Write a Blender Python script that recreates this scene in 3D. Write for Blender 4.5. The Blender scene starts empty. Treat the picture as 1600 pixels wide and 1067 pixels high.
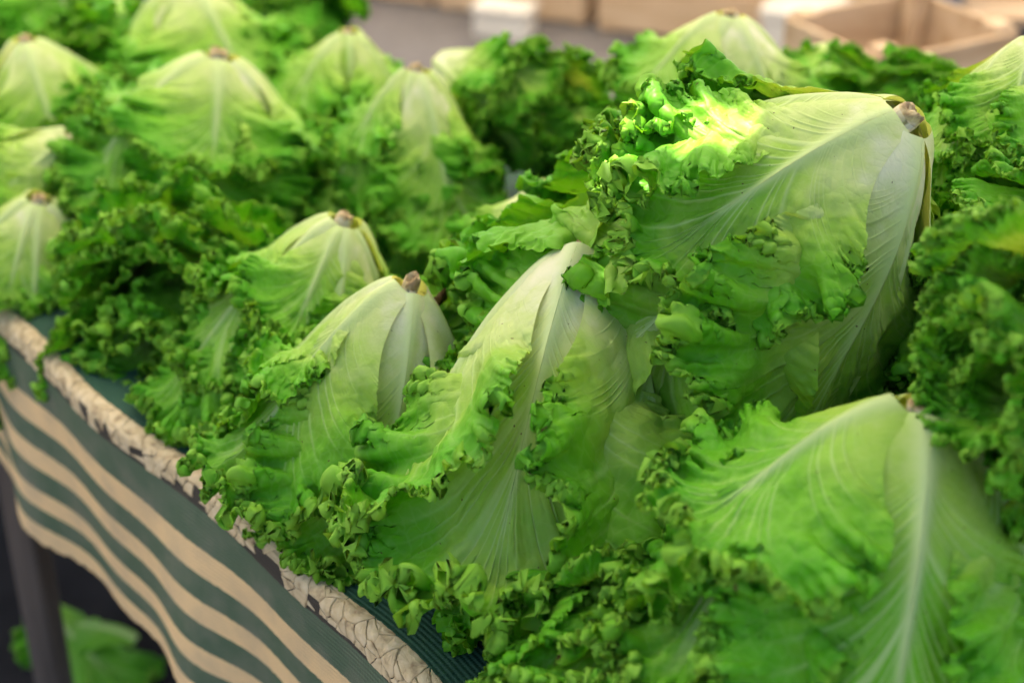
import bpy, bmesh, math, random
import numpy as np
from mathutils import Vector, Matrix, Quaternion

# ------------------------------------------------------------------ camera, sky, sun, exposure
sc = bpy.context.scene
COL = sc.collection
TABLE = 0.75                                     # height of the stall top above the ground
cam_d = bpy.data.cameras.new('camera')
cam = bpy.data.objects.new('camera', cam_d); COL.objects.link(cam)
cam.location = (0.0, 0.0, 1.45)
cam.rotation_euler = (math.radians(60.0), 0.0, 0.0)
cam_d.sensor_width = 36.0
cam_d.lens = 54.0
cam_d.clip_start = 0.05
cam_d.clip_end = 200.0
cam_d.dof.use_dof = True
cam_d.dof.focus_distance = 1.03
cam_d.dof.aperture_fstop = 3.8
sc.camera = cam

SUN_EL, SUN_AZ = math.radians(58.0), math.radians(-20.0)      # azimuth measured from +Y towards +X
world = bpy.data.worlds.new('World'); sc.world = world
world.use_nodes = True
wn = world.node_tree
for n in list(wn.nodes): wn.nodes.remove(n)
sky = wn.nodes.new('ShaderNodeTexSky'); sky.sky_type = 'NISHITA'; sky.sun_disc = False
sky.sun_elevation = SUN_EL; sky.sun_rotation = SUN_AZ
sky.air_density = 1.0; sky.dust_density = 4.0; sky.ozone_density = 1.0
bg = wn.nodes.new('ShaderNodeBackground'); bg.inputs['Strength'].default_value = 0.075
wo = wn.nodes.new('ShaderNodeOutputWorld')
wn.links.new(sky.outputs[0], bg.inputs['Color']); wn.links.new(bg.outputs[0], wo.inputs['Surface'])

sun_dir = Vector((math.sin(SUN_AZ) * math.cos(SUN_EL), math.cos(SUN_AZ) * math.cos(SUN_EL), math.sin(SUN_EL)))
sun_d = bpy.data.lights.new('sun', 'SUN'); sun_d.energy = 5.0; sun_d.angle = math.radians(0.5)
sun_d.color = (1.0, 0.90, 0.74)
sun = bpy.data.objects.new('sun', sun_d); COL.objects.link(sun)
sun.location = sun_dir * 10
sun.rotation_euler = sun_dir.to_track_quat('Z', 'Y').to_euler()

sc.render.engine = 'CYCLES'
sc.view_settings.view_transform = 'Standard'
sc.view_settings.look = 'None'
sc.view_settings.gamma = 1.0
sc.view_settings.use_curve_mapping = False
sc.view_settings.exposure = 2.22
sc.cycles.use_denoising = True
sc.cycles.max_bounces = 6
sc.cycles.diffuse_bounces = 3
sc.cycles.transmission_bounces = 3
sc.cycles.adaptive_threshold = 0.03
sc.cycles.caustics_reflective = False; sc.cycles.caustics_refractive = False

SUNSPOT = (0.104, 0.952, 1.062)                   # middle of the one patch of direct sun on the heap
SUN_HOLES = [(0.0, 0.002, 0.060, 0.021, -0.10)]  # hole in the added canopy, shaped to throw the sun patch
CANOPY_T = 0.48

# ------------------------------------------------------------------ leaf library
def smooth01(a):
    a = np.clip(a, 0.0, 1.0)
    return a * a * (3 - 2 * a)

def noise1(x, seed, octaves=3):
    r = np.random.RandomState(seed)
    out = np.zeros_like(x); amp = 1.0; tot = 0.0
    for o in range(octaves):
        tab = r.uniform(-1, 1, 512)
        xi = np.floor(x).astype(int); f = x - xi; f = f * f * (3 - 2 * f)
        out += amp * (tab[xi % 512] * (1 - f) + tab[(xi + 1) % 512] * f)
        tot += amp; amp *= 0.5; x = x * 2.03 + 17.3
    return out / tot

def noise2(x, y, seed, octaves=2):
    r = np.random.RandomState(seed)
    out = np.zeros_like(x); amp = 1.0; tot = 0.0
    for o in range(octaves):
        tab = r.uniform(-1, 1, (64, 64))
        xi = np.floor(x).astype(int); yi = np.floor(y).astype(int)
        fx = x - xi; fy = y - yi
        fx = fx * fx * (3 - 2 * fx); fy = fy * fy * (3 - 2 * fy)
        a = tab[xi % 64, yi % 64]; b = tab[(xi + 1) % 64, yi % 64]
        c = tab[xi % 64, (yi + 1) % 64]; d = tab[(xi + 1) % 64, (yi + 1) % 64]
        out += amp * (a * (1 - fx) * (1 - fy) + b * fx * (1 - fy) + c * (1 - fx) * fy + d * fx * fy)
        tot += amp; amp *= 0.5; x = x * 2.1 + 9.7; y = y * 2.1 + 4.3
    return out / tot

def frame_of(pos):
    du = np.gradient(pos, axis=1); dv = np.gradient(pos, axis=0)
    n = np.cross(du, dv)
    n /= np.linalg.norm(n, axis=2, keepdims=True) + 1e-12
    du /= np.linalg.norm(du, axis=2, keepdims=True) + 1e-12
    dv /= np.linalg.norm(dv, axis=2, keepdims=True) + 1e-12
    return n, du, dv

def mesh_from_grid(name, pos, attrs=None, uv=None, closed=False):
    nv, nu = pos.shape[:2]
    idx = np.arange(nv * nu).reshape(nv, nu)
    a = idx[:-1, :-1]; b = idx[:-1, 1:]; c = idx[1:, 1:]; d = idx[1:, :-1]
    quads = np.stack([a, b, c, d], -1).reshape(-1, 4)
    if closed:
        q2 = np.stack([idx[:-1, -1], idx[:-1, 0], idx[1:, 0], idx[1:, -1]], -1).reshape(-1, 4)
        quads = np.concatenate([quads, q2])
    me = bpy.data.meshes.new(name)
    nq = len(quads)
    me.vertices.add(nv * nu); me.vertices.foreach_set('co', pos.reshape(-1).astype(np.float32))
    me.loops.add(nq * 4); me.loops.foreach_set('vertex_index', quads.reshape(-1).astype(np.int32))
    me.polygons.add(nq)
    me.polygons.foreach_set('loop_start', (np.arange(nq) * 4).astype(np.int32))
    me.polygons.foreach_set('use_smooth', np.ones(nq, dtype=bool))
    for k, v in (attrs or {}).items():
        at_ = me.attributes.new(k, 'FLOAT', 'POINT')
        at_.data.foreach_set('value', np.broadcast_to(v, (nv, nu)).reshape(-1).astype(np.float32))
    if uv is not None:
        at_ = me.attributes.new('flat', 'FLOAT_VECTOR', 'POINT')
        z = np.zeros(pos.shape[:2] + (1,))
        at_.data.foreach_set('vector', np.concatenate([uv, z], 2).reshape(-1).astype(np.float32))
    me.update(calc_edges=True)
    return me

OUTLINE = np.array([(0.017, 0.0), (0.025, 0.025), (0.037, 0.055), (0.055, 0.085), (0.078, 0.115),
                    (0.098, 0.150), (0.104, 0.185), (0.092, 0.220), (0.062, 0.243), (0.028, 0.252), (0.0, 0.254)])

def leaf_mesh(name, seed, length=1.0, width=1.0, beta=(48, 78, 60), flat=1.0, curl=0.02, frill=1.0,
              ns=760, nq=34, big=1.0, fold=1.0, band=0.64, edge0=0.16):
    """One curly lettuce leaf: grid of rays from the midrib (row 0) to the margin (last row)."""
    R = np.random.RandomState(seed)
    # margin curve, arc-length parametrised, from base left over the tip to base right
    t = np.linspace(0, 1, 400); k = np.linspace(0, 1, len(OUTLINE))
    hx = np.interp(t, k, OUTLINE[:, 0]); hy = np.interp(t, k, OUTLINE[:, 1])
    ker = np.hanning(61); ker /= ker.sum()
    hx = np.convolve(np.concatenate([2 * hx[0] - hx[30:0:-1], hx, -hx[-2:-32:-1]]), ker, 'valid')
    hy = np.convolve(np.concatenate([2 * hy[0] - hy[30:0:-1], hy, hy[-2:-32:-1]]), ker, 'valid')
    wl = width * (1 + 0.12 * R.uniform(-1, 1)); wr = width * (1 + 0.12 * R.uniform(-1, 1))
    ex = np.concatenate([-hx * wl, (hx * wr)[::-1][1:]]); ey = np.concatenate([hy, hy[::-1][1:]]) * length
    seg = np.hypot(np.diff(ex), np.diff(ey)); S = np.concatenate([[0], np.cumsum(seg)])
    tot = S[-1]
    s = np.linspace(0, tot, ns)
    ex = np.interp(s, S, ex); ey = np.interp(s, S, ey)
    sg = s / tot * 2 - 1                                     # -1..1
    L = 0.254 * length
    # lobes of the margin
    lob = noise1(s / 0.055 + 3, seed + 1, 2) * 0.013 * smooth01((ey / L - 0.3) / 0.3)
    ex = ex * (1 + lob * 5); ey = ey + lob * 0.6
    my = L * 0.66 * (1 - np.abs(sg)) ** 1.25
    my = np.minimum(my, ey * 0.97)
    tt = np.linspace(0, 1, nq); q = (1 - (1 - tt) ** 1.7)[:, None]
    cx = 0.24 * ex; cy = my + 0.66 * (ey - my)
    X = 2 * (1 - q) * q * cx[None] + q * q * ex[None]
    Y = (1 - q) ** 2 * my[None] + 2 * (1 - q) * q * cy[None] + q * q * ey[None]
    # bell profile
    ya = np.linspace(0, L * 1.15, 300); f = ya / L
    b = np.radians(np.interp(f, [0, 0.12, 0.5, 0.85, 1.15],
                             [beta[0] - 18, beta[0], (beta[0] + beta[1]) / 2 + 4, beta[1], beta[2]]))
    dy = ya[1] - ya[0]
    ra = 0.013 + np.concatenate([[0], np.cumsum(np.cos(b[:-1]) * dy)])
    za = -np.concatenate([[0], np.cumsum(np.sin(b[:-1]) * dy)])
    r = np.interp(Y, ya, ra); z = np.interp(Y, ya, za); bb = np.interp(Y, ya, b)
    rho = np.maximum(r * flat, 0.016)
    ph = X / rho; ph = np.clip(ph, -2.6, 2.6)
    ox = r - rho * (1 - np.cos(ph)); oy = rho * np.sin(ph)
    pos = np.stack([ox, oy, z], -1)
    q2 = np.broadcast_to(q, X.shape); SS = np.broadcast_to(s[None], X.shape)
    N, T, D = frame_of(pos)
    if (N[nq // 2, ns // 2] * np.array([1, 0, 0.3])).sum() < 0: N = -N; sgn = -1
    else: sgn = 1
    yn = Y / L
    # midrib: raised keel on the outside
    ribw = np.interp(yn, [0, 0.3, 0.75, 1], [0.0100, 0.0050, 0.0018, 0.0006])
    rib = np.exp(-(X / ribw) ** 2) * smooth01((0.92 - yn) / 0.3)
    pos = pos + N * (rib * np.interp(yn, [0, 0.3, 0.8, 1], [0.004, 0.005, 0.0015, 0]))[..., None]
    # trough beside the rib, then long folds fanning along the rays
    mid = smooth01(q2 / 0.35)
    nf = noise1(SS / 0.045 + 40, seed + 2, 2)
    nf2 = noise1(SS / 0.017 + 80, seed + 3, 2)
    grow = smooth01((yn - 0.12) / 0.5)
    pos = pos + N * (fold * mid * grow * (nf * 0.020 * q2 + nf2 * 0.0035 * (q2 * (1.3 - q2))))[..., None]
    # lateral veins
    vc = (s / 0.0175) + noise1(s / 0.03, seed + 4, 2) * 1.3
    vd = np.abs(vc - np.round(vc)); vs = 0.35 + 0.65 * (0.5 + 0.5 * noise1(np.round(vc) * 1.0 + 0.5, seed + 14, 1))
    vthin = vs[None] * np.exp(-(vd[None] / (0.05 + 0.10 * (1 - q2))) ** 2) * smooth01((q2 - 0.03) / 0.1) * smooth01((0.97 - q2) / 0.5) \
        * smooth01((yn - 0.10) / 0.25)
    pos = pos + N * (vthin * 0.0011)[..., None]
    # blistered lamina between the veins
    bl = np.abs(noise2(X / 0.0085 + 30, Y / 0.0085 + 30, seed + 5, 2))
    bl3 = noise2(X / 0.022 + 10, Y / 0.022 + 10, seed + 15, 2)
    pos = pos + N * ((bl * 0.0032 + bl3 * 0.004) * mid * (1 - vthin) * smooth01((yn - 0.2) / 0.3))[..., None]
    # outward curl of the free margin
    ramp = (smooth01((ey / L - edge0) / 0.5) * 0.75 + 0.25 * smooth01((ey / L - edge0 - 0.14) / 0.15))[None]
    cz = np.clip((q2 - band + 0.12) / (1.12 - band), 0, 1)
    pos = pos + (N * 1.0 - D * 0.30) * (curl * cz ** 1.5 * ramp)[..., None]
    # cascade of ruffles
    fr = 1.0 - band
    for (lam, amp, c, q0, pw, sd) in ((0.042 * big, 0.0085, 0.15, 1 - fr * 1.15, 1.5, 6), (0.0160 * big, 0.0056, 0.20, 1 - fr * 0.66, 1.3, 7),
                                      (0.0062, 0.0019, 0.25, 1 - fr * 0.36, 1.2, 8)):
        N, T, D = frame_of(pos); N = N * sgn
        th = 2 * math.pi * (s / lam + 0.55 * noise1(s / (lam * 1.4) + 5, seed + sd, 2)) + R.uniform(0, 6.28)
        th = th[None] + 1.1 * (1 - q2) * noise1(s / lam + 60, seed + sd + 20, 1)[None] * 7
        am = amp * frill * (0.85 + 0.70 * noise1(s / (lam * 1.7) + 9, seed + sd + 40, 1))[None] * ramp
        a = am * smooth01((q2 - q0) / (1 - q0)) ** pw
        pos = pos + N * (a * np.sin(th))[..., None] + T * (-c * a * np.sin(2 * th))[..., None] \
            + D * (a * 0.30 * np.cos(th * 1.0 + 0.7) + 0.05 * a)[..., None]
    # toothed edge
    N, T, D = frame_of(pos)
    tooth = noise1(s / 0.0036, seed + 11, 2) * 0.0040 + np.maximum(0, noise1(s / 0.009, seed + 12, 1)) ** 2 * 0.009
    pos = pos + D * (tooth[None] * smooth01((q2 - 0.86) / 0.14) * ramp)[..., None]
    # colour fields
    green = smooth01((yn + 0.02) / 0.72) * 0.42 + 0.62 * smooth01((q2 - 0.48) / 0.50) * smooth01((yn - 0.09 - edge0) / 0.45)
    green += 0.11 * noise2(X / 0.03 + 20, Y / 0.03 + 20, seed + 13, 3)
    green = np.clip(green, 0, 1)
    ribc = np.clip(rib * 1.0 * smooth01((1.0 - yn) / 0.5) + 0.85 * vthin * (1 - q2) ** 0.6, 0, 1)
    me = mesh_from_grid(name, pos, {'green': green, 'rib': ribc, 'edge': q2 * ramp}, np.stack([X, Y], -1))
    return me

# ------------------------------------------------------------------ materials
def new_mat(name):
    m = bpy.data.materials.new(name); m.use_nodes = True
    nt = m.node_tree
    for n in list(nt.nodes): nt.nodes.remove(n)
    out = nt.nodes.new('ShaderNodeOutputMaterial')
    p = nt.nodes.new('ShaderNodeBsdfPrincipled')
    nt.links.new(p.outputs[0], out.inputs['Surface'])
    return m, nt, p, out

def N_(nt, kind, **kw):
    n = nt.nodes.new(kind)
    for k, v in kw.items(): setattr(n, k, v)
    return n

def ramp_(nt, stops, interp='LINEAR'):
    r = nt.nodes.new('ShaderNodeValToRGB'); r.color_ramp.interpolation = interp
    el = r.color_ramp.elements
    while len(el) > 1: el.remove(el[-1])
    for i, (p, c) in enumerate(stops):
        e = el[0] if i == 0 else el.new(p)
        e.position = p; e.color = (c[0], c[1], c[2], 1.0)
    return r

def math_(nt, op, a, b=None, clamp=False):
    n = nt.nodes.new('ShaderNodeMath'); n.operation = op; n.use_clamp = clamp
    for i, v in enumerate((a, b)):
        if v is None: continue
        if isinstance(v, (int, float)): n.inputs[i].default_value = v
        else: nt.links.new(v, n.inputs[i])
    return n.outputs[0]

def mix_(nt, fac, a, b, mode='MIX'):
    n = nt.nodes.new('ShaderNodeMix'); n.data_type = 'RGBA'; n.blend_type = mode
    if isinstance(fac, (int, float)): n.inputs[0].default_value = fac
    else: nt.links.new(fac, n.inputs[0])
    for i, v in ((6, a), (7, b)):
        if isinstance(v, tuple): n.inputs[i].default_value = (v[0], v[1], v[2], 1.0)
        else: nt.links.new(v, n.inputs[i])
    return n.outputs[2]

def leaf_material(name, stops, rib_col):
    m, nt, p, out = new_mat(name)
    L = nt.links
    ga = N_(nt, 'ShaderNodeAttribute', attribute_name='green')
    rb = N_(nt, 'ShaderNodeAttribute', attribute_name='rib')
    fl = N_(nt, 'ShaderNodeAttribute', attribute_name='flat')
    oi = N_(nt, 'ShaderNodeObjectInfo')
    shift = math_(nt, 'MULTIPLY', math_(nt, 'SUBTRACT', oi.outputs['Random'], 0.5), 0.16)
    nz = N_(nt, 'ShaderNodeTexNoise'); nz.inputs['Scale'].default_value = 70; nz.inputs['Detail'].default_value = 4
    L.new(fl.outputs['Vector'], nz.inputs['Vector'])
    sc_ = N_(nt, 'ShaderNodeSeparateColor'); L.new(oi.outputs['Color'], sc_.inputs[0])
    hs = math_(nt, 'SUBTRACT', sc_.outputs[0], 0.5)
    g1 = math_(nt, 'ADD', math_(nt, 'ADD', ga.outputs['Fac'], shift), hs)
    g2 = math_(nt, 'ADD', g1, math_(nt, 'MULTIPLY', math_(nt, 'SUBTRACT', nz.outputs['Fac'], 0.5), 0.22), clamp=True)
    rp = ramp_(nt, stops); L.new(g2, rp.inputs['Fac'])
    # fine vein net
    wob = N_(nt, 'ShaderNodeTexNoise'); wob.inputs['Scale'].default_value = 140
    L.new(fl.outputs['Vector'], wob.inputs['Vector'])
    vadd = N_(nt, 'ShaderNodeVectorMath', operation='MULTIPLY_ADD')
    L.new(wob.outputs['Color'], vadd.inputs[0]); vadd.inputs[1].default_value = (0.006, 0.006, 0); L.new(fl.outputs['Vector'], vadd.inputs[2])
    vo = N_(nt, 'ShaderNodeTexVoronoi', feature='DISTANCE_TO_EDGE', voronoi_dimensions='2D'); vo.inputs['Scale'].default_value = 125
    L.new(vadd.outputs[0], vo.inputs['Vector'])
    net = N_(nt, 'ShaderNodeMapRange'); net.inputs['From Min'].default_value = 0.0; net.inputs['From Max'].default_value = 0.16
    net.inputs['To Min'].default_value = 1.0; net.inputs['To Max'].default_value = 0.0
    L.new(vo.outputs['Distance'], net.inputs['Value'])
    netc = mix_(nt, math_(nt, 'MULTIPLY', net.outputs[0], 0.06), rp.outputs['Color'], rib_col)
    col = mix_(nt, math_(nt, 'MULTIPLY', rb.outputs['Fac'], 0.85), netc, rib_col)
    ed = N_(nt, 'ShaderNodeAttribute', attribute_name='edge')
    rim = N_(nt, 'ShaderNodeMapRange'); rim.inputs['From Min'].default_value = 0.93; rim.inputs['From Max'].default_value = 0.995
    L.new(ed.outputs['Fac'], rim.inputs['Value'])
    col = mix_(nt, math_(nt, 'MULTIPLY', rim.outputs[0], 0.5), col, (0.34, 0.56, 0.06))
    # small brown specks
    sp = N_(nt, 'ShaderNodeTexNoise'); sp.inputs['Scale'].default_value = 260; sp.inputs['Detail'].default_value = 1
    L.new(fl.outputs['Vector'], sp.inputs['Vector'])
    spm = N_(nt, 'ShaderNodeMapRange'); spm.inputs['From Min'].default_value = 0.755; spm.inputs['From Max'].default_value = 0.79
    L.new(sp.outputs['Fac'], spm.inputs['Value'])
    col = mix_(nt, spm.outputs[0], col, (0.10, 0.06, 0.02))
    L.new(col, p.inputs['Base Color'])
    p.inputs['Roughness'].default_value = 0.46
    p.inputs['Specular IOR Level'].default_value = 0.16
    bmp = N_(nt, 'ShaderNodeBump'); bmp.inputs['Strength'].default_value = 0.35; bmp.inputs['Distance'].default_value = 0.0012
    nb = N_(nt, 'ShaderNodeTexNoise'); nb.inputs['Scale'].default_value = 190; nb.inputs['Detail'].default_value = 3
    L.new(fl.outputs['Vector'], nb.inputs['Vector'])
    hgt = math_(nt, 'ADD', math_(nt, 'MULTIPLY', net.outputs[0], 0.25), nb.outputs['Fac'])
    L.new(hgt, bmp.inputs['Height']); L.new(bmp.outputs[0], p.inputs['Normal'])
    tr = N_(nt, 'ShaderNodeBsdfTranslucent')
    tc = mix_(nt, 1.0, col, (1.25, 1.06, 0.42), 'MULTIPLY')
    L.new(tc, tr.inputs['Color'])
    mx = N_(nt, 'ShaderNodeMixShader'); mx.inputs[0].default_value = 0.29
    L.new(p.outputs[0], mx.inputs[1]); L.new(tr.outputs[0], mx.inputs[2])
    L.new(mx.outputs[0], out.inputs['Surface'])
    return m

STOPS = [(0.0, (0.80, 0.81, 0.58)), (0.13, (0.60, 0.70, 0.27)), (0.33, (0.37, 0.58, 0.08)),
         (0.60, (0.175, 0.465, 0.022)), (1.0, (0.105, 0.40, 0.012))]
M_LEAF = leaf_material('lettuce_leaf', STOPS, (0.62, 0.75, 0.34))

# ------------------------------------------------------------------ lettuce heads
def stem_mesh(name, seed):
    nu, nv = 28, 12
    th = np.linspace(0, 2 * math.pi, nu, endpoint=False)
    rows = []
    prof = [(0.0, 0.0135), (0.002, 0.0130), (0.0045, 0.0122), (0.0062, 0.0105), (0.0058, 0.0080), (0.0045, 0.005), (0.0040, 0.001)]
    r = np.random.RandomState(seed)
    prof = [(-0.030, 0.004), (-0.025, 0.008), (-0.018, 0.0115), (-0.010, 0.0135)] + prof
    for i, (z, rad) in enumerate(prof):
        rr = rad * (1 + 0.2 * noise1(th / 6.2832 * 7 + i * 0.25, seed, 2) * (1 if i < 9 else 0.5))
        zz = z + 0.005 * noise1(th / 6.2832 * 5 + i * 0.4 + 20, seed + 1, 2) * (1 if z > 0 else 0)
        rows.append(np.stack([rr * np.cos(th), rr * np.sin(th), zz], -1))
    cut = np.array([0, 0, 0, .15, .45, .75, .9, 1, 1, .9, .8])[:, None]
    return mesh_from_grid(name, np.array(rows), {'cut': cut}, closed=True)

# the shared leaf shapes: (seed, length, width, beta, flat, curl, frill)
def leaf_set(M):
    S = {'outer': [], 'mid': [], 'inner': [], 'smooth': [], 'collar': []}
    for i in range(3):                            # broad outer leaves, frilled only towards the tip
        S['smooth'].append(leaf_mesh('outer_leaf', 4000 + 53 * i, 0.95, 1.18 + 0.06 * i, ((50, 70, 54), (53, 72, 50), (48, 66, 46))[i], 1.25, 0.020, 1.1,
                                     ns=1240, nq=44, band=0.64, edge0=0.42))
    for i in range(5):
        S['outer'].append(leaf_mesh('outer_leaf', 1000 + 37 * i, 0.84 + 0.06 * (i % 3), 1.10 + 0.10 * (i % 2),
                                    ((50, 72, 50), (54, 76, 58), (47, 67, 44))[i % 3], 1.2, 0.024 + 0.008 * (i % 2), 1.1, ns=1240, nq=44, band=0.60, edge0=0.24))
    for i in range(4):                            # short outermost leaves with heavy frills
        S['collar'].append(leaf_mesh('outer_leaf', 5000 + 61 * i, 0.64 + 0.07 * (i % 2), 0.92 + 0.06 * (i % 3), ((49, 65, 48), (53, 69, 54))[i % 2], 1.2,
                                     0.028, 1.15, ns=1040, nq=40, band=0.52, edge0=0.34))
    for i in range(5):
        S['mid'].append(leaf_mesh('middle_leaf', 2000 + 41 * i, 1.05 + 0.05 * (i % 3), 1.08, ((50, 82, 58), (56, 86, 70))[i % 2], 1.1,
                                  0.024, 1.15, ns=1160, nq=40, band=0.54, edge0=0.42))
    for i in range(4):
        S['inner'].append(leaf_mesh('inner_leaf', 3000 + 43 * i, 1.20, 1.05, ((64, 88, 70), (70, 93, 84))[i % 2], 1.1,
                                    0.020, 1.2, ns=1100, nq=38, band=0.50, edge0=0.48))
    for v in S.values():
        for me in v: me.materials.append(M)
    return S

def lettuce(label, apex, base, spin=0.0, seed=0, wide=1.0, counts=(5, 7, 7), group='lettuce heads heaped on the stall', scale=None, spread=0.0, green=0.0, az=None, stem=(1, 1, 1.3), collar=3, caz=None, in_f=1.0, out_f=1.0, tuck=0.0):
    """apex: where the cut stem is; base: middle of the frilled end (world, metres)."""
    R = random.Random(seed)
    A = Vector(apex); B = Vector(base); ax = (A - B)
    h = ax.length; k = scale if scale else h / 0.195
    root = bpy.data.objects.new('lettuce_head', None); COL.objects.link(root)
    root.empty_display_size = 0.05
    zq = ax.normalized(); xq = Vector((0, -0.866, 0.5)); xq = (xq - zq * xq.dot(zq)).normalized(); yq = zq.cross(xq)
    qz = Matrix((xq, yq, zq)).transposed().to_quaternion()          # local +X looks towards the front of the stall
    root.location = A
    root.rotation_mode = 'QUATERNION'
    root.rotation_quaternion = qz @ Quaternion((0, 0, 1), math.radians(spin))
    root.scale = (k * wide * R.uniform(0.92, 1.06), k * wide * R.uniform(0.92, 1.1), k)
    root['label'] = label; root['category'] = 'lettuce'; root['group'] = group
    st = bpy.data.objects.new('stem', STEMS[seed % len(STEMS)]); COL.objects.link(st); st.parent = root
    st.rotation_euler = (R.uniform(-.15, .15), R.uniform(-.15, .15), R.uniform(0, 6))
    st.location.z = 0.002; st.scale = tuple(0.74 * x for x in stem)
    ga = 0.0
    for kind, n in zip(('collar', 'outer', 'mid', 'inner'), (collar,) + tuple(counts)):
        ga += R.uniform(0, 6)
        explicit = kind == 'outer' and az is not None
        for i in range(len(az) if explicit else n):
            me = LEAVES[kind][R.randrange(len(LEAVES[kind]))]
            o = bpy.data.objects.new('leaf', me); COL.objects.link(o); o.parent = root
            a_ = ga + i * (2 * math.pi / n) + R.uniform(-.28, .28)
            if kind == 'collar' and caz is not None: a_ = math.radians(caz[i % len(caz)] - spin)
            if explicit:
                pick = az[i] if isinstance(az[i], tuple) else (az[i], None)
                a_ = math.radians(pick[0] - spin)
                if pick[1] is not None: me = LEAVES['smooth'][pick[1]]
            tilt = R.uniform(-0.09, 0.09) + {'collar': 0.13, 'outer': 0.07, 'mid': 0.0 - tuck, 'inner': -0.05 - tuck}[kind] + spread * (1.0 if kind == 'outer' else 0.5)
            f = {'collar': 1.0, 'outer': 1.0, 'mid': 0.97, 'inner': 0.95}[kind] * R.uniform(0.9, 1.08) * (in_f if kind in ('mid', 'inner') else out_f)
            o.color = (0.60 + green, 0.5, 0.5, 1.0)
            o.rotation_mode = 'QUATERNION'
            o.rotation_quaternion = (Quaternion((0, 0, 1), a_) @ Quaternion((0, 1, 0), -tilt)
                                     @ Quaternion((0, 0, 1), 0.16 + R.uniform(-.08, .08)))
            o.scale = (f, f * R.choice((-1, 1)) * R.uniform(0.9, 1.1), f * R.uniform(0.95, 1.05))
            ro = {'collar': 0.007, 'outer': 0.0035, 'mid': 0.0, 'inner': -0.004}[kind]
            o.location = (ro * math.cos(a_), ro * math.sin(a_), {'collar': 0.0, 'outer': 0.0, 'mid': -0.006, 'inner': -0.012}[kind] - 0.002 * (i % 3))
    return root

def stem_material():
    m, nt, p, out = new_mat('lettuce_stem')
    L = nt.links
    c = N_(nt, 'ShaderNodeAttribute', attribute_name='cut')
    tc = N_(nt, 'ShaderNodeTexCoord')
    nz = N_(nt, 'ShaderNodeTexNoise'); nz.inputs['Scale'].default_value = 120; nz.inputs['Detail'].default_value = 5
    L.new(tc.outputs['Object'], nz.inputs['Vector'])
    f = math_(nt, 'MULTIPLY', c.outputs['Fac'], math_(nt, 'MULTIPLY', nz.outputs['Fac'], 2.0), clamp=True)
    rp = ramp_(nt, [(0, (0.74, 0.74, 0.54)), (0.45, (0.66, 0.56, 0.36)), (0.8, (0.50, 0.37, 0.16)), (1, (0.27, 0.175, 0.07))])
    L.new(f, rp.inputs['Fac']); L.new(rp.outputs['Color'], p.inputs['Base Color'])
    p.inputs['Roughness'].default_value = 0.55
    p.inputs['Subsurface Weight'].default_value = 0.0
    b = N_(nt, 'ShaderNodeBump'); b.inputs['Strength'].default_value = 0.6; b.inputs['Distance'].default_value = 0.002
    L.new(nz.outputs['Fac'], b.inputs['Height']); L.new(b.outputs[0], p.inputs['Normal'])
    return m
M_STEM = stem_material()
STEMS = [stem_mesh('stem', 50 + i * 7) for i in range(5)]
for s_ in STEMS: s_.materials.append(M_STEM)
LEAVES = leaf_set(M_LEAF)

# ------------------------------------------------------------------ the setting
def obj(name, me, mat=None, parent=None):
    o = bpy.data.objects.new(name, me); COL.objects.link(o)
    if mat is not None and len(me.materials) == 0: me.materials.append(mat)
    if parent is not None: o.parent = parent
    return o

def tag(o, label=None, cat=None, group=None, kind=None):
    for k, v in (('label', label), ('category', cat), ('group', group), ('kind', kind)):
        if v: o[k] = v
    return o

def box_mesh(name, lx, ly, lz, bevel=0.004, seed=0, warp=0.0):
    bm = bmesh.new()
    bmesh.ops.create_cube(bm, size=1.0)
    r = random.Random(seed)
    for v in bm.verts:
        v.co = Vector((v.co.x * lx, v.co.y * ly, v.co.z * lz)) + Vector([r.uniform(-warp, warp) for _ in range(3)])
    if bevel: bmesh.ops.bevel(bm, geom=list(bm.edges), offset=bevel, segments=1, affect='EDGES')
    me = bpy.data.meshes.new(name); bm.to_mesh(me); bm.free()
    return me

def noise_mat(name, stops, scale, rough=0.8, detail=6, bump=0.3, dist=0.003, stretch=(1, 1, 1)):
    m, nt, p, out = new_mat(name)
    tc = N_(nt, 'ShaderNodeTexCoord'); mp = N_(nt, 'ShaderNodeMapping'); mp.inputs['Scale'].default_value = stretch
    nz = N_(nt, 'ShaderNodeTexNoise'); nz.inputs['Scale'].default_value = scale; nz.inputs['Detail'].default_value = detail
    oi = N_(nt, 'ShaderNodeObjectInfo')
    cm = N_(nt, 'ShaderNodeVectorMath', operation='MULTIPLY_ADD')
    nt.links.new(tc.outputs['Object'], mp.inputs[0])
    nt.links.new(oi.outputs['Random'], cm.inputs[0]); cm.inputs[1].default_value = (37, 37, 37); nt.links.new(mp.outputs[0], cm.inputs[2])
    nt.links.new(cm.outputs[0], nz.inputs['Vector'])
    rp = ramp_(nt, stops); nt.links.new(nz.outputs['Fac'], rp.inputs['Fac'])
    nt.links.new(rp.outputs['Color'], p.inputs['Base Color']); p.inputs['Roughness'].default_value = rough
    b = N_(nt, 'ShaderNodeBump'); b.inputs['Strength'].default_value = bump; b.inputs['Distance'].default_value = dist
    nt.links.new(nz.outputs['Fac'], b.inputs['Height']); nt.links.new(b.outputs[0], p.inputs['Normal'])
    return m

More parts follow.
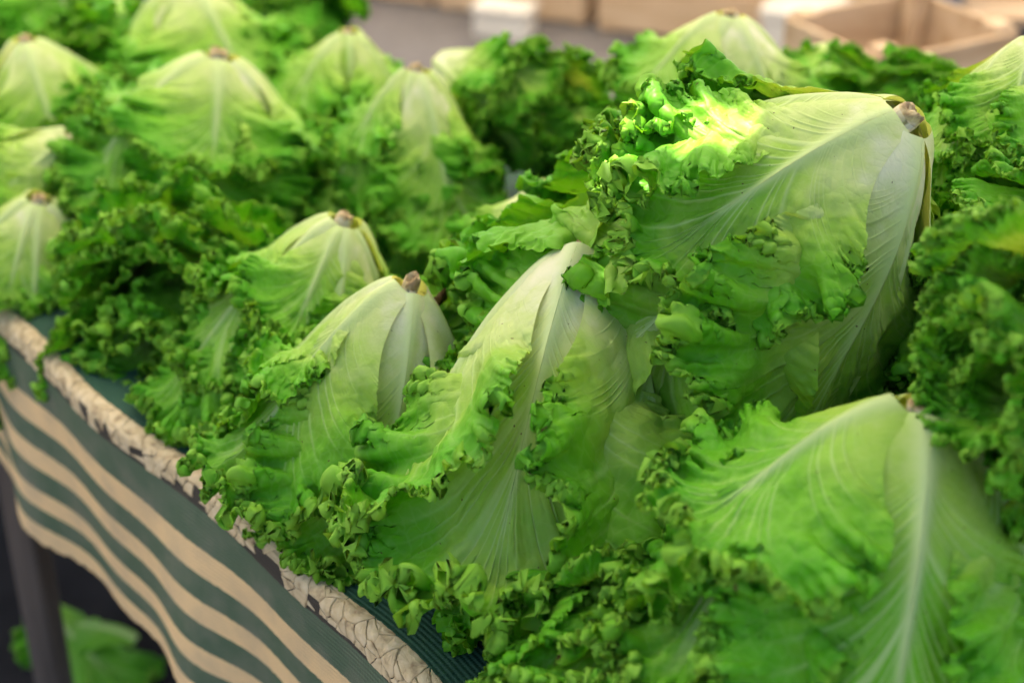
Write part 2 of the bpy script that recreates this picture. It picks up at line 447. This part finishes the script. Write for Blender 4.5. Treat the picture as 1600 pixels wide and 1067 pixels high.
M_ASPHALT = noise_mat('asphalt', [(0.3, (0.10, 0.092, 0.092)), (0.7, (0.16, 0.145, 0.145))], 40, 0.9)
M_WOOD = noise_mat('crate_wood', [(0.25, (0.42, 0.27, 0.15)), (0.5, (0.56, 0.39, 0.24)), (0.8, (0.64, 0.48, 0.32))], 6, 0.75, stretch=(1, 6, 6))
M_LEG = noise_mat('weathered_wood', [(0.25, (0.07, 0.052, 0.04)), (0.75, (0.15, 0.115, 0.09))], 8, 0.85, stretch=(6, 6, 0.6))
M_BLACK = noise_mat('added_black_sheet', [(0.3, (0.010, 0.010, 0.012)), (0.8, (0.022, 0.022, 0.025))], 12, 0.95)

M_BLACK.node_tree.nodes['Principled BSDF'].inputs['Specular IOR Level'].default_value = 0.1
g = obj('ground', (lambda me: (me.from_pydata([(-40, -40, 0), (40, -40, 0), (40, 40, 0), (-40, 40, 0)], [], [(0, 1, 2, 3)]), me)[1])(bpy.data.meshes.new('ground')), M_ASPHALT)
tag(g, kind='structure')

# stall frame: origin on the front edge of the table top, u along the edge (towards the photographer), v inwards
E0 = Vector((-0.25, 0.975, TABLE)); UD = Vector((0.6386, -0.7695, 0)).normalized(); VD = Vector((0.7695, 0.6386, 0)).normalized()
def stall(u, v, z=0.0): return E0 + UD * u + VD * v + Vector((0, 0, z))
STALL_ROT = math.atan2(UD.y, UD.x)

def cloth_point(u, w):
    """point on the striped cloth: u along the edge, w across (0 where the top starts to bend, growing outwards and down)"""
    rr = 0.010
    wob = 0.006 * np.sin(u * 9.0 + 0.6) + 0.0035 * np.sin(u * 23 + 2.0)
    arc = rr * math.pi / 2
    a = np.clip(w, 0, arc) / rr
    v = np.where(w < 0, np.minimum(-w, 0.66), 0.0) - rr * np.sin(a) + 0.016
    z = -rr * (1 - np.cos(a))
    drop = np.maximum(w - arc, 0)
    z = z - drop
    ph = 2 * math.pi * (u + 0.335) / 0.31
    sway = np.cos(ph) + 0.34 * np.cos(2 * ph + 0.3) + 0.25 * np.sin(u * 41 + 1) * 0.4
    g_ = np.clip(drop / 0.20, 0, 1.3) ** 0.85
    v = v + wob - (0.004 + 0.014 * sway) * g_
    z = z + 0.006 * np.sin(u * 15 + 1) * g_
    z = z - np.maximum(-w - 0.66, 0)  # unseen back drop, added to darken the space under the table
    z = z + np.where(w < 0, 0.0012 * np.sin(u * 31 + w * 40), 0)
    return v, z

def cloth_mesh():
    us = np.linspace(-2.0, 0.95, 640)
    ws = np.concatenate([np.linspace(-1.0, -0.67, 6), np.linspace(-0.66, -0.10, 12), np.linspace(-0.085, -0.004, 10), np.linspace(0.0, 0.045, 24), np.linspace(0.05, 0.232, 44)])
    W, U = np.meshgrid(ws, us, indexing='ij')
    # ragged hem
    W2 = W + (W > 0.229) * (0.0025 * noise1(U / 0.006 + 90, 5, 2))
    v, z = cloth_point(U, W2)
    pos = np.stack([E0.x + UD.x * U + VD.x * v, E0.y + UD.y * U + VD.y * v, E0.z + z], -1)
    return mesh_from_grid('striped_cloth', pos, {'w': W2, 'u': U})

def cloth_material():
    m, nt, p, out = new_mat('striped_canvas')
    L = nt.links
    w = N_(nt, 'ShaderNodeAttribute', attribute_name='w'); u = N_(nt, 'ShaderNodeAttribute', attribute_name='u')
    cv = N_(nt, 'ShaderNodeCombineXYZ'); L.new(u.outputs['Fac'], cv.inputs[0]); L.new(w.outputs['Fac'], cv.inputs[1])
    def noise(scale, detail=3, vec=cv.outputs[0]):
        n = N_(nt, 'ShaderNodeTexNoise'); n.inputs['Scale'].default_value = scale; n.inputs['Detail'].default_value = detail
        L.new(vec, n.inputs['Vector']); return n.outputs['Fac']
    edge = math_(nt, 'MULTIPLY', math_(nt, 'SUBTRACT', noise(160, 4), 0.5), 0.0032)
    we = math_(nt, 'ADD', w.outputs['Fac'], edge)
    mr = N_(nt, 'ShaderNodeMapRange'); mr.inputs['From Min'].default_value = -0.05; mr.inputs['From Max'].default_value = 0.25
    L.new(we, mr.inputs['Value'])
    P = lambda x: (x + 0.05) / 0.30
    gr = (0.082, 0.128, 0.072); be = (0.82, 0.575, 0.285); top = (0.020, 0.078, 0.046); dk = (0.045, 0.037, 0.028)
    cuts = [(-0.05, top), (-0.0035, (0.50, 0.39, 0.22)), (0.011, dk), (0.0295, gr), (0.067, be), (0.093, gr), (0.119, be), (0.143, gr),
            (0.168, be), (0.190, gr), (0.211, be)]
    rp = ramp_(nt, [(P(a), c) for a, c in cuts], 'CONSTANT'); L.new(mr.outputs[0], rp.inputs['Fac'])
    # dust and fading
    d1 = N_(nt, 'ShaderNodeMapRange'); d1.inputs['From Min'].default_value = 0.42; d1.inputs['From Max'].default_value = 0.72
    L.new(noise(26, 6), d1.inputs['Value'])
    hang = N_(nt, 'ShaderNodeMapRange'); hang.inputs['From Min'].default_value = 0.02; hang.inputs['From Max'].default_value = 0.05
    L.new(w.outputs['Fac'], hang.inputs['Value'])
    dust = math_(nt, 'MULTIPLY', math_(nt, 'MULTIPLY', d1.outputs[0], 0.35), hang.outputs[0])
    c1 = mix_(nt, dust, rp.outputs['Color'], (0.30, 0.26, 0.20))
    fib = noise(900, 2)
    c2 = mix_(nt, math_(nt, 'MULTIPLY', math_(nt, 'SUBTRACT', fib, 0.35, True), 0.5), c1, (0.04, 0.04, 0.03))
    L.new(c2, p.inputs['Base Color']); p.inputs['Roughness'].default_value = 0.72
    p.inputs['Specular IOR Level'].default_value = 0.3
    # woven ribs
    wv = math_(nt, 'SINE', math_(nt, 'MULTIPLY', w.outputs['Fac'], 2 * math.pi / 0.0042))
    wu = math_(nt, 'SINE', math_(nt, 'MULTIPLY', u.outputs['Fac'], 2 * math.pi / 0.0022))
    hh = math_(nt, 'ADD', math_(nt, 'ADD', wv, math_(nt, 'MULTIPLY', wu, 0.5)), math_(nt, 'MULTIPLY', noise(300, 3), 2.0))
    b = N_(nt, 'ShaderNodeBump'); b.inputs['Strength'].default_value = 0.4; b.inputs['Distance'].default_value = 0.0007
    L.new(hh, b.inputs['Height']); L.new(b.outputs[0], p.inputs['Normal'])
    return m

cloth = obj('striped_cloth', cloth_mesh(), cloth_material())
tag(cloth, 'green and beige striped canvas cloth with cracked edge draped over the stall', 'cloth')

# cracked coating along the bend: each flake a small slab lying on the cloth
M_FLAKE = noise_mat('cracked_coating', [(0.30, (0.30, 0.21, 0.11)), (0.45, (0.52, 0.40, 0.22)), (0.75, (0.66, 0.54, 0.34))], 110, 0.85, bump=0.5, dist=0.0015)
def on_cloth(u, w, lift):
    e = 1e-3
    def p(uu, ww):
        v, z = cloth_point(np.array(uu), np.array(ww)); return stall(float(uu), float(v), float(z))
    a = p(u, w); du = p(u + e, w) - a; dw = p(u, w + e) - a
    n = du.cross(dw).normalized()
    if n.dot(Vector((0, 0, 1)) - VD) < 0: n = -n
    return a + n * lift
def flake(poly, thick, seed):
    """one cracked piece of the coating: polygon in (u, w) laid on the cloth"""
    r = random.Random(seed)
    pts = []
    for i in range(len(poly)):
        a, b_ = poly[i], poly[(i + 1) % len(poly)]
        k = max(1, int(math.hypot(b_[0] - a[0], b_[1] - a[1]) / 0.003))
        for q_ in range(k):
            t = q_ / k
            pts.append((a[0] + (b_[0] - a[0]) * t + r.uniform(-.0005, .0005), a[1] + (b_[1] - a[1]) * t + r.uniform(-.0005, .0005)))
    cu = sum(p_[0] for p_ in pts) / len(pts); cw = sum(p_[1] for p_ in pts) / len(pts)
    tilt = r.uniform(-0.03, 0.06); bm = bmesh.new(); rings = []
    for f, l in ((1.0, -0.0004), (0.985, 0.7), (0.90, 1.0), (0.55, 1.05)):
        rings.append([bm.verts.new(on_cloth(cu + (u_ - cu) * f, cw + (w_ - cw) * f, l if l < 0 else l * thick + (w_ - cw) * f * tilt + r.uniform(-.00012, .00012))) for u_, w_ in pts])
    c = bm.verts.new(on_cloth(cu, cw, thick * 1.05)); m_ = len(pts)
    for a, b_ in zip(rings[:-1], rings[1:]):
        for i in range(m_): bm.faces.new((a[i], a[(i + 1) % m_], b_[(i + 1) % m_], b_[i]))
    for i in range(m_): bm.faces.new((rings[-1][i], rings[-1][(i + 1) % m_], c))
    bmesh.ops.recalc_face_normals(bm, faces=bm.faces)
    me = bpy.data.meshes.new('coating_flake'); bm.to_mesh(me); bm.free()
    return obj('coating_flake', me, M_FLAKE, cloth)
def clip_poly(poly, nx, ny, d):
    out_ = []
    for i in range(len(poly)):
        a, b_ = poly[i], poly[(i + 1) % len(poly)]
        da = a[0] * nx + a[1] * ny - d; db = b_[0] * nx + b_[1] * ny - d
        if da <= 0: out_.append(a)
        if da * db < 0:
            t = da / (da - db); out_.append((a[0] + (b_[0] - a[0]) * t, a[1] + (b_[1] - a[1]) * t))
    return out_
rf = random.Random(4)
seeds = []
for (w0, step, jit) in ((-0.0015, 0.055, 0.020), (0.0062, 0.040, 0.018), (0.0135, 0.026, 0.010), (0.0195, 0.017, 0.008), (0.0255, 0.021, 0.008)):
    u = -0.62
    while u < 0.40:
        seeds.append((u + rf.uniform(-jit, jit), w0 + rf.uniform(-0.0022, 0.0022), w0)); u += step * rf.uniform(0.7, 1.3)
for (su, sw, row) in seeds:
    lim = 0.0255 + 0.0025 * math.sin(su * 60) + 0.0015 * math.sin(su * 143)
    poly = [(su - 0.06, -0.0042), (su + 0.06, -0.0042), (su + 0.06, lim), (su - 0.06, lim)]
    gap = rf.uniform(0.00012, 0.00045) if row < 0.01 else rf.uniform(0.00015, 0.0006)
    for (tu, tw, _) in seeds:
        if (tu, tw) == (su, sw) or abs(tu - su) > 0.12: continue
        nx, ny = tu - su, tw - sw; ln = math.hypot(nx, ny); nx /= ln; ny /= ln
        poly = clip_poly(poly, nx, ny, ((su + tu) / 2) * nx + ((sw + tw) / 2) * ny - gap)
        if len(poly) < 3: break
    if len(poly) < 3: continue
    if row > 0.018 and (rf.random() < 0.15 or 0.085 < su < 0.112): continue
    if row > 0.012 and 0.09 < su < 0.108: continue
    flake(poly, rf.uniform(0.0005, 0.0008) if row < 0.01 else rf.uniform(0.0006, 0.0016), rf.randrange(9999))

# the table under the cloth
table = bpy.data.objects.new('market_table', None); COL.objects.link(table); table.location = stall(-0.25, 0.35, -TABLE)
tag(table, 'weathered wooden trestle table under the striped cloth', 'table')
def in_table(o, p, rz=STALL_ROT):
    o.location = p - table.location; o.rotation_euler = (0, 0, rz); o.parent = table
for i in range(5):
    b_ = obj('plank', box_mesh('plank', 2.85, 0.128, 0.024, 0.003), M_LEG); in_table(b_, stall(-0.53, 0.085 + 0.134 * i, -0.020))
def bar(name, a, b_, w_, d_, parent, mat):
    a = Vector(a); b_ = Vector(b_); me = box_mesh(name, w_, d_, (b_ - a).length, 0.004)
    o = obj(name, me, mat); o.parent = parent
    o.location = (a + b_) / 2 - parent.location; o.rotation_mode = 'QUATERNION'
    o.rotation_quaternion = (b_ - a).to_track_quat('Z', 'Y')
    return o
for uu in (-0.565, 0.75):
    for vv, vb in ((0.062, 0.055), (0.58, 0.60)):
        top_ = stall(uu, vv, -0.034); bot_ = stall(uu - 0.01, vb, -TABLE)
        bar('leg', bot_, top_, 0.036, 0.036, table, M_LEG)
    bar('brace', stall(uu + 0.04, 0.06, -0.34), stall(uu + 0.04, 0.60, -0.34), 0.03, 0.05, table, M_LEG)

# black sheet added to keep the ground below the table dark
def sheet():
    uu, vv = np.meshgrid(np.linspace(-2.2, 0.9, 110), np.linspace(-0.35, 1.1, 50))
    z = 0.006 + 0.006 * (noise2(uu * 6 + 20, vv * 6 + 20, 3, 3) + 0.6)
    pos = np.stack([E0.x + UD.x * uu + VD.x * vv, E0.y + UD.y * uu + VD.y * vv, z], -1)
    return mesh_from_grid('added_ground_sheet', pos)
tag(obj('added_ground_sheet', sheet(), M_BLACK), 'crinkled black sheet added to keep the ground below the table dark', 'plastic sheet')

# ------------------------------------------------------------------ the lettuces (apex = cut stem, base = middle of the frilled end)
HEADS = [
    ('big lettuce lying on its side on top of the heap, sunlit along its upper edge', (0.258, 0.948, 1.072), (0.178, 0.967, 0.965), {'seed': 11, 'spin': 20, 'wide': 1.0, 'counts': (6, 9, 10), 'green': -0.04, 'scale': 1.24, 'in_f': 1.06, 'out_f': 0.84, 'tuck': 0.13, 'collar': 2, 'caz': (165, -165), 'az': ((-36, 0), (44, 1), (-105, 2), 120, 180, -145), 'stem': (0.75, 0.75, 1.2)}),
    ('large pale ribbed lettuce at the front, partly under the sunlit lying one', (0.050, 0.967, 0.965), (0.019, 0.871, 0.798), {'seed': 12, 'spin': 70, 'wide': 0.8, 'tuck': 0.12, 'out_f': 1.25, 'green': -0.05, 'collar': 1, 'caz': (100,), 'az': ((-20, 2), (44, 0), -85, 110, 180)}),
    ('small upright lettuce with pointed brown stem beside the cracked cloth edge', (-0.075, 0.998, 0.919), (-0.119, 0.978, 0.764), {'seed': 13, 'spin': 0, 'wide': 0.78, 'collar': 1, 'caz': (-100,), 'green': -0.05, 'out_f': 1.12, 'tuck': 0.08, 'az': ((-58, 0), 12, (75, 1), 150, -130), 'stem': (0.9, 0.9, 2.4)}),
    ('lettuce with blunt brown stem just behind the one with the pointed stem', (-0.139, 1.149, 0.900), (-0.191, 1.136, 0.758), {'seed': 14, 'spin': 40, 'wide': 0.9, 'az': (-55, 20, 70, 150, -130)}),
    ('squat frilly lettuce spilling over the cloth edge at the left', (-0.295, 1.368, 0.779), (-0.313, 1.247, 0.750), {'green': 0.05, 'collar': 5, 'stem': (0.6, 0.6, 0.5), 'seed': 15, 'spin': 10, 'wide': 1.15, 'scale': 0.74, 'counts': (5, 8, 8)}),
    ('pale domed lettuce at the left picture edge behind the squat one', (-0.453, 1.341, 0.832), (-0.475, 1.349, 0.747), {'seed': 16, 'spin': 0, 'wide': 0.9, 'scale': 0.75}),
    ('lettuce with white stem tipping right at the left of the heap', (-0.442, 1.444, 0.851), (-0.514, 1.435, 0.776), {'seed': 17, 'spin': 0, 'wide': 0.9, 'scale': 0.75}),
    ('pale lettuce stem end cut off by the left picture edge', (-0.535, 1.514, 0.832), (-0.595, 1.508, 0.742), {'seed': 18, 'spin': 0, 'wide': 0.9}),
    ('broad lettuce with widely spread ribs in the second row left', (-0.292, 1.466, 0.930), (-0.333, 1.460, 0.779), {'seed': 19, 'spin': 30, 'wide': 1.08, 'az': (-50, -8, 35, 80, 170, -120)}),
    ('narrow pale lettuce with straight white ribs in the second row', (-0.094, 1.431, 0.928), (-0.101, 1.420, 0.769), {'seed': 20, 'collar': 2, 'spin': 60, 'wide': 0.76, 'az': (-20, 18, 65, -75, 170)}),
    ('pale lettuce half hidden behind the sunlit lying one', (0.039, 1.219, 0.902), (0.000, 1.190, 0.772), {'seed': 21, 'spin': 0, 'wide': 0.85}),
    ('dark green lettuce with orange stem tip at the back of the heap', (-0.183, 1.662, 0.889), (-0.194, 1.663, 0.751), {'green': 0.08, 'seed': 22, 'spin': 15, 'wide': 0.9}),
    ('yellowish lettuce cut by the top picture edge at the back', (-0.378, 1.749, 0.919), (-0.372, 1.750, 0.761), {'seed': 23, 'spin': 0, 'wide': 1.0}),
    ('pale yellow lettuce with pointed stem at the back left', (-0.538, 1.638, 0.887), (-0.516, 1.641, 0.752), {'seed': 24, 'spin': 0, 'wide': 0.9}),
    ('frilly lettuce in the top left corner of the heap', (-0.617, 1.992, 0.900), (-0.648, 2.026, 0.759), {'green': 0.2, 'seed': 25, 'spin': 0, 'wide': 1.0}),
    ('frilly lettuce at the back, left of the grey paving', (-0.317, 1.979, 0.878), (-0.289, 1.906, 0.791), {'green': 0.25, 'seed': 34, 'spin': 0, 'wide': 1.0}),
    ('lettuce lying on its side with stem pointing left at the back', (-0.078, 1.551, 0.896), (0.027, 1.500, 0.848), {'green': -0.12, 'seed': 26, 'spin': 0, 'wide': 0.85, 'scale': 0.66, 'collar': 0, 'tuck': 0.08, 'az': ((-25, 0), (30, 2), -80, 90, 180)}),
    ('green lettuce standing high at the back behind the sunlit one', (0.204, 1.400, 0.994), (0.199, 1.399, 0.872), {'green': -0.05, 'collar': 1, 'caz': (-70,), 'az': ((-30, 1), (25, 0), 80, -95, 180), 'tuck': 0.05, 'seed': 27, 'spin': 0, 'wide': 1.0, 'scale': 0.74, 'counts': (6, 7, 7)}),
    ('darker frilled lettuce at the back between the high one and the right edge', (0.338, 1.558, 0.908), (0.309, 1.478, 0.850), {'green': 0.08, 'seed': 28, 'spin': 0, 'wide': 0.9, 'scale': 0.5}),
    ('small dark lettuce peeking up at the back before the wooden crate', (0.428, 1.513, 0.910), (0.391, 1.441, 0.865), {'green': 0.08, 'seed': 35, 'spin': 0, 'wide': 0.8, 'scale': 0.45}),
    ('big lettuce with long pale ribs leaning in from the right picture edge', (0.389, 1.109, 1.071), (0.365, 1.073, 0.968), {'green': -0.04, 'seed': 29, 'spin': 0, 'wide': 0.9, 'collar': 0, 'tuck': 0.08, 'az': ((-22, 0), (30, 1), -75, 90, 180)}),
    ('frilly lettuce in the shade right of the sunlit lying one', (0.425, 1.054, 0.955), (0.362, 0.960, 0.913), {'green': 0.02, 'seed': 30, 'spin': 0, 'wide': 0.95, 'scale': 0.8}),
    ('lettuce nearest the camera at the right, out of focus', (0.232, 0.734, 0.982), (0.207, 0.713, 0.865), {'seed': 41, 'spin': 30, 'wide': 1.0, 'tuck': 0.08, 'green': 0.1, 'scale': 0.95, 'collar': 2, 'caz': (-88, 95), 'az': ((-10, 1), (66, 2), -72, 130, 180, -130), 'stem': (0.95, 0.95, 0.7)}),
    ('frilly lettuce leaning in over the nearest one from the right edge', (0.384, 0.804, 0.983), (0.265, 0.707, 1.015), {'green': -0.05, 'seed': 32, 'spin': 0, 'wide': 0.95, 'scale': 0.6, 'counts': (4, 7, 8)}),
    ('lettuce at the right picture edge beside the nearest one', (0.380, 0.802, 0.938), (0.363, 0.782, 0.845), {'green': 0.0, 'seed': 36, 'spin': 0, 'wide': 0.9, 'scale': 0.8}),
    ('low frilly lettuce squeezed between the two front ones', (0.090, 0.820, 0.810), (0.078, 0.751, 0.791), {'green': 0.12, 'seed': 33, 'spin': 0, 'wide': 0.9, 'scale': 0.6, 'counts': (3, 8, 9), 'az': (120, 180, -120)}),
    ('small frilly lettuce filling the gap at the back left', (-0.476, 1.872, 0.853), (-0.478, 1.782, 0.777), {'green': 0.2, 'seed': 37, 'spin': 0, 'wide': 1.0, 'scale': 0.72}),
]
for (lab, apex, base, kw) in HEADS:
    lettuce(lab, apex, base, **kw)

# ------------------------------------------------------------------ background and small things
def crate(label, loc, rz, w=0.5, h=0.30, d=0.34, slats=3, seed=0, white=False):
    root = bpy.data.objects.new('wooden_crate', None); COL.objects.link(root); root.location = loc; root.rotation_euler = (0, 0, rz)
    tag(root, label, 'crate', 'wooden crates behind the stall')
    for sx in (-1, 1):
        for sy in (-1, 1):
            p = obj('corner_post', box_mesh('corner_post', 0.035, 0.035, h, 0.003), M_WOOD, root); p.location = (sx * (w / 2 - 0.018), sy * (d / 2 - 0.018), h / 2)
    sh = h / slats * 0.80
    for i in range(slats):
        z = (i + 0.5) * h / slats
        for sy in (-1, 1):
            p = obj('slat', box_mesh('slat', w, 0.009, sh, 0.002), M_WOOD, root); p.location = (0, sy * (d / 2 + 0.005), z)
        for sx in (-1, 1):
            p = obj('slat', box_mesh('slat', 0.009, d - 0.002, sh, 0.002), M_WOOD, root); p.location = (sx * (w / 2 + 0.005), 0, z)
    p = obj('bottom_board', box_mesh('bottom_board', w - 0.01, d - 0.01, 0.008, 0.002), M_WOOD, root); p.location = (0, 0, 0.012)
    return root
rowdir = math.atan2(-0.37, 1.0)
crate('wooden crate in the background, leftmost of the row behind the heap', (-0.42, 4.80, 0), rowdir, 0.50, 0.34, 0.36, 3, 1)
crate('wooden crate in the background, second from left behind the heap', (0.06, 4.60, 0), rowdir, 0.46, 0.34, 0.36, 3, 2)
crate('wooden crate in the background behind the high standing lettuce', (0.55, 4.38, 0), rowdir, 0.50, 0.34, 0.36, 2, 3)
crate('wooden crate in the background right of the white box', (0.98, 4.36, 0), rowdir + 0.1, 0.36, 0.34, 0.36, 3, 4)
c_ = crate('orange-brown wooden crate standing close behind the heap', (0.60, 2.30, 0.36), 0.5, 0.26, 0.34, 0.22, 3, 5)
c_ = crate('wooden crate standing on the ground under the orange-brown one', (0.60, 2.30, 0.0), 0.5, 0.26, 0.35, 0.22, 3, 6)
for (x, y, z, lx, ly, lz, nm, lab) in ((0.80, 4.08, 0, 0.20, 0.20, 0.16, 'white_box', 'white box on the ground in front of the background crates'),
                                       (-0.02, 4.28, 0, 0.16, 0.10, 0.09, 'white_carton', 'small white carton in front of the leftmost background crates')):
    M_W = noise_mat('white_card', [(0.3, (0.60, 0.55, 0.48)), (0.7, (0.72, 0.68, 0.62))], 8, 0.7)
    rt_ = bpy.data.objects.new(nm, None); COL.objects.link(rt_); rt_.location = (x, y, z); rt_.rotation_euler = (0, 0, rowdir)
    tag(rt_, lab, 'box')
    b_ = obj('body', box_mesh('body', lx, ly, lz * 0.8, 0.006, 3, 0.002), M_W, rt_); b_.location.z = lz * 0.4
    b_ = obj('lid', box_mesh('lid', lx + 0.012, ly + 0.012, lz * 0.2, 0.004), M_W, rt_); b_.location.z = lz * 0.9 + 0.001

def lathe(name, prof, n=40):
    th = np.linspace(0, 2 * math.pi, n, endpoint=False)
    pos = np.array([[(r_ * math.cos(t), r_ * math.sin(t), z_) for t in th] for r_, z_ in prof])
    return mesh_from_grid(name, pos, closed=True)
M_BUCKET = noise_mat('grey_blue_plastic', [(0.3, (0.13, 0.145, 0.185)), (0.7, (0.17, 0.185, 0.23))], 5, 0.45, bump=0.05)
bk = bpy.data.objects.new('bucket', None); COL.objects.link(bk); bk.location = (1.14, 4.18, 0)
tag(bk, 'blue-grey plastic bucket among the background crates', 'bucket')
obj('body', lathe('body', [(0.002, 0.004), (0.095, 0.002), (0.10, 0.01), (0.125, 0.30), (0.119, 0.30), (0.096, 0.02), (0.002, 0.018)]), M_BUCKET, bk)
obj('rim', lathe('rim', [(0.122, 0.285), (0.133, 0.285), (0.135, 0.305), (0.121, 0.307), (0.119, 0.300)]), M_BUCKET, bk)

M_GREYW = noise_mat('grey_timber', [(0.3, (0.30, 0.27, 0.25)), (0.7, (0.42, 0.39, 0.37))], 6, 0.85, stretch=(1, 6, 6))
pl = bpy.data.objects.new('timber_pallet', None); COL.objects.link(pl); pl.location = (1.62, 4.28, 0); pl.rotation_euler = (0, 0, -0.1)
tag(pl, 'timber pallet in the background at the right picture edge', 'pallet')
for i in range(5):
    b_ = obj('deck_board', box_mesh('deck_board', 0.72, 0.09, 0.02, 0.003), M_WOOD, pl); b_.location = (0, -0.26 + 0.13 * i, 0.135)
    if i % 2 == 0:
        b_ = obj('base_board', box_mesh('base_board', 0.72, 0.09, 0.022, 0.003), M_GREYW, pl); b_.location = (0, -0.26 + 0.13 * i, 0.012)
for sx in (-0.31, 0, 0.31):
    for sy in (-0.26, 0, 0.26):
        b_ = obj('block', box_mesh('block', 0.09, 0.09, 0.10, 0.003), M_GREYW, pl); b_.location = (sx, sy, 0.074)
bx_ = obj('plank', box_mesh('plank', 0.6, 0.10, 0.05, 0.004), M_WOOD); bx_.location = (1.60, 4.20, 0.171); bx_.rotation_euler = (0, 0, -0.14)
tag(bx_, 'beige plank lying on the timber pallet at the right', 'plank')

# dropped leaf and scrap on the ground under the table
lf = obj('fallen_leaf', LEAVES['inner'][1]); lf.location = (-0.66, 1.66, 0.075); lf.rotation_euler = (math.radians(28), math.radians(-62), math.radians(-70)); lf.scale = (0.72,) * 3
tag(lf, 'loose lettuce leaf fallen on the ground below the table', 'lettuce leaf')
lf = obj('fallen_leaf', LEAVES['inner'][2]); lf.location = (-0.50, 1.58, 0.07); lf.rotation_euler = (math.radians(10), math.radians(-66), math.radians(150)); lf.scale = (0.6,) * 3
tag(lf, 'smaller loose leaf beside the fallen one under the table', 'lettuce leaf')
def scrap():
    bm = bmesh.new(); bmesh.ops.create_icosphere(bm, subdivisions=3, radius=0.012)
    r = random.Random(2)
    for v in bm.verts: v.co = v.co * r.uniform(0.75, 1.1); v.co.z = max(v.co.z, -0.008)
    me = bpy.data.meshes.new('paper_scrap'); bm.to_mesh(me); bm.free(); return me
ps = obj('paper_scrap', scrap(), noise_mat('paper', [(0.3, (0.6, 0.58, 0.54)), (0.7, (0.75, 0.73, 0.7))], 50, 0.8)); ps.location = (-0.55, 1.745, 0.022)
tag(ps, 'small crumpled white paper scrap on the black sheet', 'paper scrap')

# ------------------------------------------------------------------ added canopy out of view: shades the stall, hole cut for one sun patch
CAN_Z = 2.35
lit = Vector(SUNSPOT); sun_hole = lit + sun_dir * ((CAN_Z - lit.z) / sun_dir.z)
def canopy_mesh():
    n = 120
    xs = np.unique(np.concatenate([np.linspace(-3.0, 3.0, 40), sun_hole.x + np.linspace(-0.16, 0.16, 65)]))
    ys = np.unique(np.concatenate([np.linspace(0.9, 6.6, 40), sun_hole.y + np.linspace(-0.16, 0.16, 65)]))
    Xg, Yg = np.meshgrid(xs, ys)
    Zg = CAN_Z + 0 * Xg
    me = bpy.data.meshes.new('canopy_cloth')
    nx, ny = len(xs), len(ys)
    faces = []
    for j in range(ny - 1):
        for i in range(nx - 1):
            cx_ = (xs[i] + xs[i + 1]) / 2 - sun_hole.x; cy_ = (ys[j] + ys[j + 1]) / 2 - sun_hole.y
            if abs(cx_) < 0.16 and abs(cy_) < 0.16:
                ins = False
                for (hx, hy, ra_, rb_, an) in SUN_HOLES:
                    c0, s0 = math.cos(an), math.sin(an); px_, py_ = cx_ - hx, cy_ - hy
                    a_ = (px_ * c0 + py_ * s0) / ra_; b2 = (-px_ * s0 + py_ * c0) / rb_
                    if a_ * a_ + b2 * b2 < 1: ins = True
                if ins: continue
            k = j * nx + i
            faces.append((k, k + 1, k + nx + 1, k + nx))
    me.from_pydata(np.stack([Xg, Yg, Zg], -1).reshape(-1, 3).tolist(), [], faces)
    return me
m, nt, p, out = new_mat('canopy_fabric')
p.inputs['Base Color'].default_value = (0.80, 0.76, 0.66, 1); p.inputs['Roughness'].default_value = 0.9
tr = N_(nt, 'ShaderNodeBsdfTranslucent'); tr.inputs['Color'].default_value = (0.86, 0.81, 0.70, 1)
mx = N_(nt, 'ShaderNodeMixShader'); mx.inputs[0].default_value = CANOPY_T
nt.links.new(p.outputs[0], mx.inputs[1]); nt.links.new(tr.outputs[0], mx.inputs[2]); nt.links.new(mx.outputs[0], out.inputs['Surface'])
can = bpy.data.objects.new('added_shade_canopy', None); COL.objects.link(can); can.location = (0, 2.5, 0)
tag(can, 'pale canvas canopy on four poles, added out of view to shade the stall', 'canopy')
cc = obj('canopy_cloth', canopy_mesh(), m, can); cc.location = (0, -2.5, 0)
for sx in (-1, 1):
    for sy in (-1, 1):
        b_ = obj('pole', lathe('pole', [(0.001, 0), (0.018, 0), (0.018, CAN_Z - 0.005), (0.001, CAN_Z - 0.005)], 16), M_GREYW, can)
        b_.location = (sx * 2.95, 1.25 + sy * 2.82, 0)
